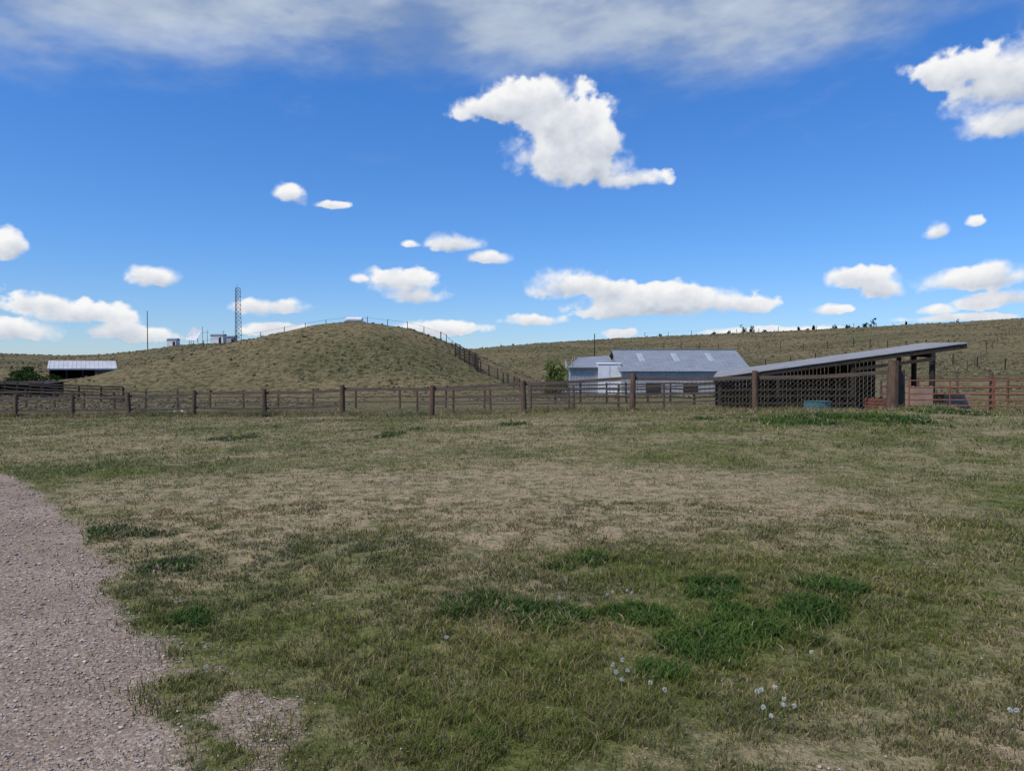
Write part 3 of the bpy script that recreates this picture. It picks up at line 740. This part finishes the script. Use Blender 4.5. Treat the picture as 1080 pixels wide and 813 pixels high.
# ---------------------------------------------------------------- clouds
clouds=[(520,116,44,15),(550,110,50,22),(575,104,36,18),(596,128,50,34),(600,158,60,32),(612,176,60,24),(655,188,46,13),(630,150,34,30),
(1010,72,62,20),(1065,80,70,44),(1070,125,62,24),(1150,90,80,60),
(306,203,21,12),(350,215,18,5),(478,256,30,11),(515,272,24,8),(434,257,11,4),
(425,298,40,16),(440,311,32,10),(378,295,9,5),
(608,299,56,17),(640,303,34,16),(715,320,106,17),(700,310,58,15),(765,322,62,12),(640,331,34,7),
(562,338,34,8),(462,345,48,10),(655,351,18,6),
(75,326,64,16),(50,320,36,14),(118,332,32,12),(22,350,44,13),(135,350,50,12),(165,294,27,12),(150,288,12,8),(8,258,24,17),
(285,325,46,10),(292,348,36,8),(905,294,36,13),(930,305,24,11),(1032,292,68,14),(1045,286,34,12),(1065,313,50,9),(985,326,22,6),(875,327,22,6),(993,243,15,10),(1030,233,9,6),(1010,335,60,5),(840,348,60,5),(-60,300,60,25),(-120,200,90,30),(1200,260,70,25),(770,350,40,4),(1030,320,30,8)]
def azel(px,py):
    x=(px-CX)/F;yy=(406.5-py)/F
    v=Vector((x,math.cos(pitch)+yy*math.sin(pitch),yy*math.cos(pitch)-math.sin(pitch))).normalized()
    return math.atan2(v.x,v.y),math.asin(v.z)
ST=.00125
az=np.arange(-.80,.80,ST);el=np.arange(-.012,.62,ST)
AZ,EL=np.meshgrid(az,el)
wx=(fbm(AZ*22,EL*26,4,201)-.5)*.026+(fbm(AZ*80,EL*90,3,205)-.5)*.012
wy=(fbm(AZ*22+31,EL*26+9,4,211)-.5)*.018+(fbm(AZ*80+5,EL*90,3,215)-.5)*.009
E=np.full(AZ.shape,-3.0);VV=np.zeros(AZ.shape)
for px,py,rx,ry in clouds:
    a,e=azel(px,py);x=(px-CX)/F;ca=1/(1+x*x)
    sc=min(1.2,ry/16)
    u=(AZ+wx*sc-a)/(rx*1.15*ca/F);v0=(EL+wy*sc-(e-ry*.15/F))/(ry*1.2*math.sqrt(ca)/F)
    v=np.where(v0<0,-v0*1.5,v0)
    q=1-np.sqrt(u*u+v*v)
    big=sstep((ry-8)/10)
    VV=np.where(q>E,v0*(.4+.6*big),VV)
    E=np.maximum(E,q)
def box(a,k):
    for ax in (0,1):
        c_=np.cumsum(np.pad(a,[(k+1,k) if i==ax else (0,0) for i in (0,1)],'edge'),axis=ax)
        a=(np.take(c_,range(2*k+1,c_.shape[ax]),ax)-np.take(c_,range(0,c_.shape[ax]-2*k-1),ax))/(2*k+1)
    return a
def bil(x,y,o,s):
    t=0;a=.5;n=0;c_,s_n=math.cos(.7),math.sin(.7)
    for i in range(o):
        t=t+a*(1-np.abs(2*vnoise(x,y,s+i)-1));n+=a;a*=.55
        x,y=(x*c_-y*s_n)*2.07+9.1,(x*s_n+y*c_)*2.07-3.3
    return t/n
nf=fbm(AZ*42,EL*52,6,221,.58);nb_=bil(AZ*36,EL*44,5,231)
D=E+(nf-.5)*.70+(nb_-.62)*.28
soft=.24+.50*sstep((fbm(AZ*18,EL*22,3,241)-.36)/.3)
mask=sstep((D+.02)/soft)
dens=np.clip(D,0,1.2)*mask
sh=np.zeros_like(dens)
for k in range(1,10):
    dx,dy=int(round(-k*1.6)),int(round(k*2.6))
    s2=np.zeros_like(dens);s2[:dens.shape[0]-dy,:]=dens[dy:,:]
    s2=np.roll(s2,-dx,1)
    sh+=s2*(1-.05*k)
lit=np.exp(-sh*.40)
VS=box(VV,6)
vert=sstep((VS+.75)/1.25)
core=.06+.52*vert+.44*lit+(nf-.5)*.75*(1-.4*vert)+(nb_-.62)*.35
edgeb=1-sstep((dens-.03)/.35)
core=np.clip(core+edgeb*.12,0,1)
shade=np.array([.38,.44,.54]);midc=np.array([.64,.68,.75]);hi=np.array([.94,.94,.94])  # sunlit tops and shaded undersides are baked into the cloud emission colour
cc=core[...,None]
col=np.where(cc<.45,shade+(midc-shade)*(cc/.45),midc+(hi-midc)*((cc-.45)/.55))
# broad soft grey-white layer overhead
hx=AZ*2.0+EL*1.2;hy=EL*7-AZ*.8
hn=fbm(hx*1.5,hy*1.5,6,251,.56);hn2=fbm(AZ*14+EL*6,EL*38-AZ*4,5,261,.6);hn3=fbm(AZ*6+3,EL*15,5,271,.55)
ex=[azel(px,py) for px,py in ((-60,62),(60,70),(200,82),(350,88),(500,96),(650,104),(780,98),(880,72),(980,28),(1100,5))]
edge_el=np.interp(AZ,[p[0] for p in ex],[p[1] for p in ex])
hband=sstep((EL+(hn-.5)*.07+(hn2-.5)*.035-edge_el)/.085+.10)
hm=hband*np.clip(.86+(hn3-.5)*.75+(hn2-.5)*.45,0.25,.97)
faint=sstep((hn2-.55)/.3)*sstep((EL-.2)/.15)*.08
hm=np.clip(np.maximum(hm,faint),0,.97)
hcol=np.array([.25,.34,.50])+(np.clip((hn3-.32)*1.7+(hn2-.45)*.8+.05,0,1))[...,None]*np.array([.27,.26,.22])
al=mask+(1-mask)*hm
rgb=(col*mask[...,None]+hcol*((1-mask)*hm)[...,None])/np.maximum(al,1e-4)[...,None]
al=al*sstep((.80-np.abs(AZ))/.03)*sstep((.62-EL)/.02)
RR=9000.
vx=RR*np.cos(EL)*np.sin(AZ);vy=RR*np.cos(EL)*np.cos(AZ);vz=RR*np.sin(EL)+CH
nr,na=AZ.shape
i=(np.arange(nr-1)[:,None]*na+np.arange(na-1)[None])
am=np.maximum(np.maximum(al[:-1,:-1],al[1:,:-1]),np.maximum(al[:-1,1:],al[1:,1:]))>.004
i=i[am]
q=np.stack([i,i+1,i+1+na,i+na],-1)
used=np.unique(q);remap=np.zeros(nr*na,np.int64);remap[used]=np.arange(len(used))
m,nt=newmat('cloud_mat')
ca_=N(nt,'ShaderNodeAttribute',attribute_name='Col');aa_=N(nt,'ShaderNodeAttribute',attribute_name='alpha')
em=N(nt,'ShaderNodeEmission');tr=N(nt,'ShaderNodeBsdfTransparent');mx=N(nt,'ShaderNodeMixShader');o=N(nt,'ShaderNodeOutputMaterial')
L(nt,ca_.outputs['Color'],em.inputs[0]);L(nt,aa_.outputs['Fac'],mx.inputs[0]);L(nt,tr.outputs[0],mx.inputs[1]);L(nt,em.outputs[0],mx.inputs[2]);L(nt,mx.outputs[0],o.inputs[0])
try: m.cycles.emission_sampling='NONE'
except Exception as ex_: print(ex_)
np_mesh('sky',np.column_stack([vx.ravel()[used],vy.ravel()[used],vz.ravel()[used]]),remap[q],[m],rgb.reshape(-1,3)[used],{'alpha':al.ravel()[used]},True,4)
print('verts grass',base,'cloud quads',len(q))
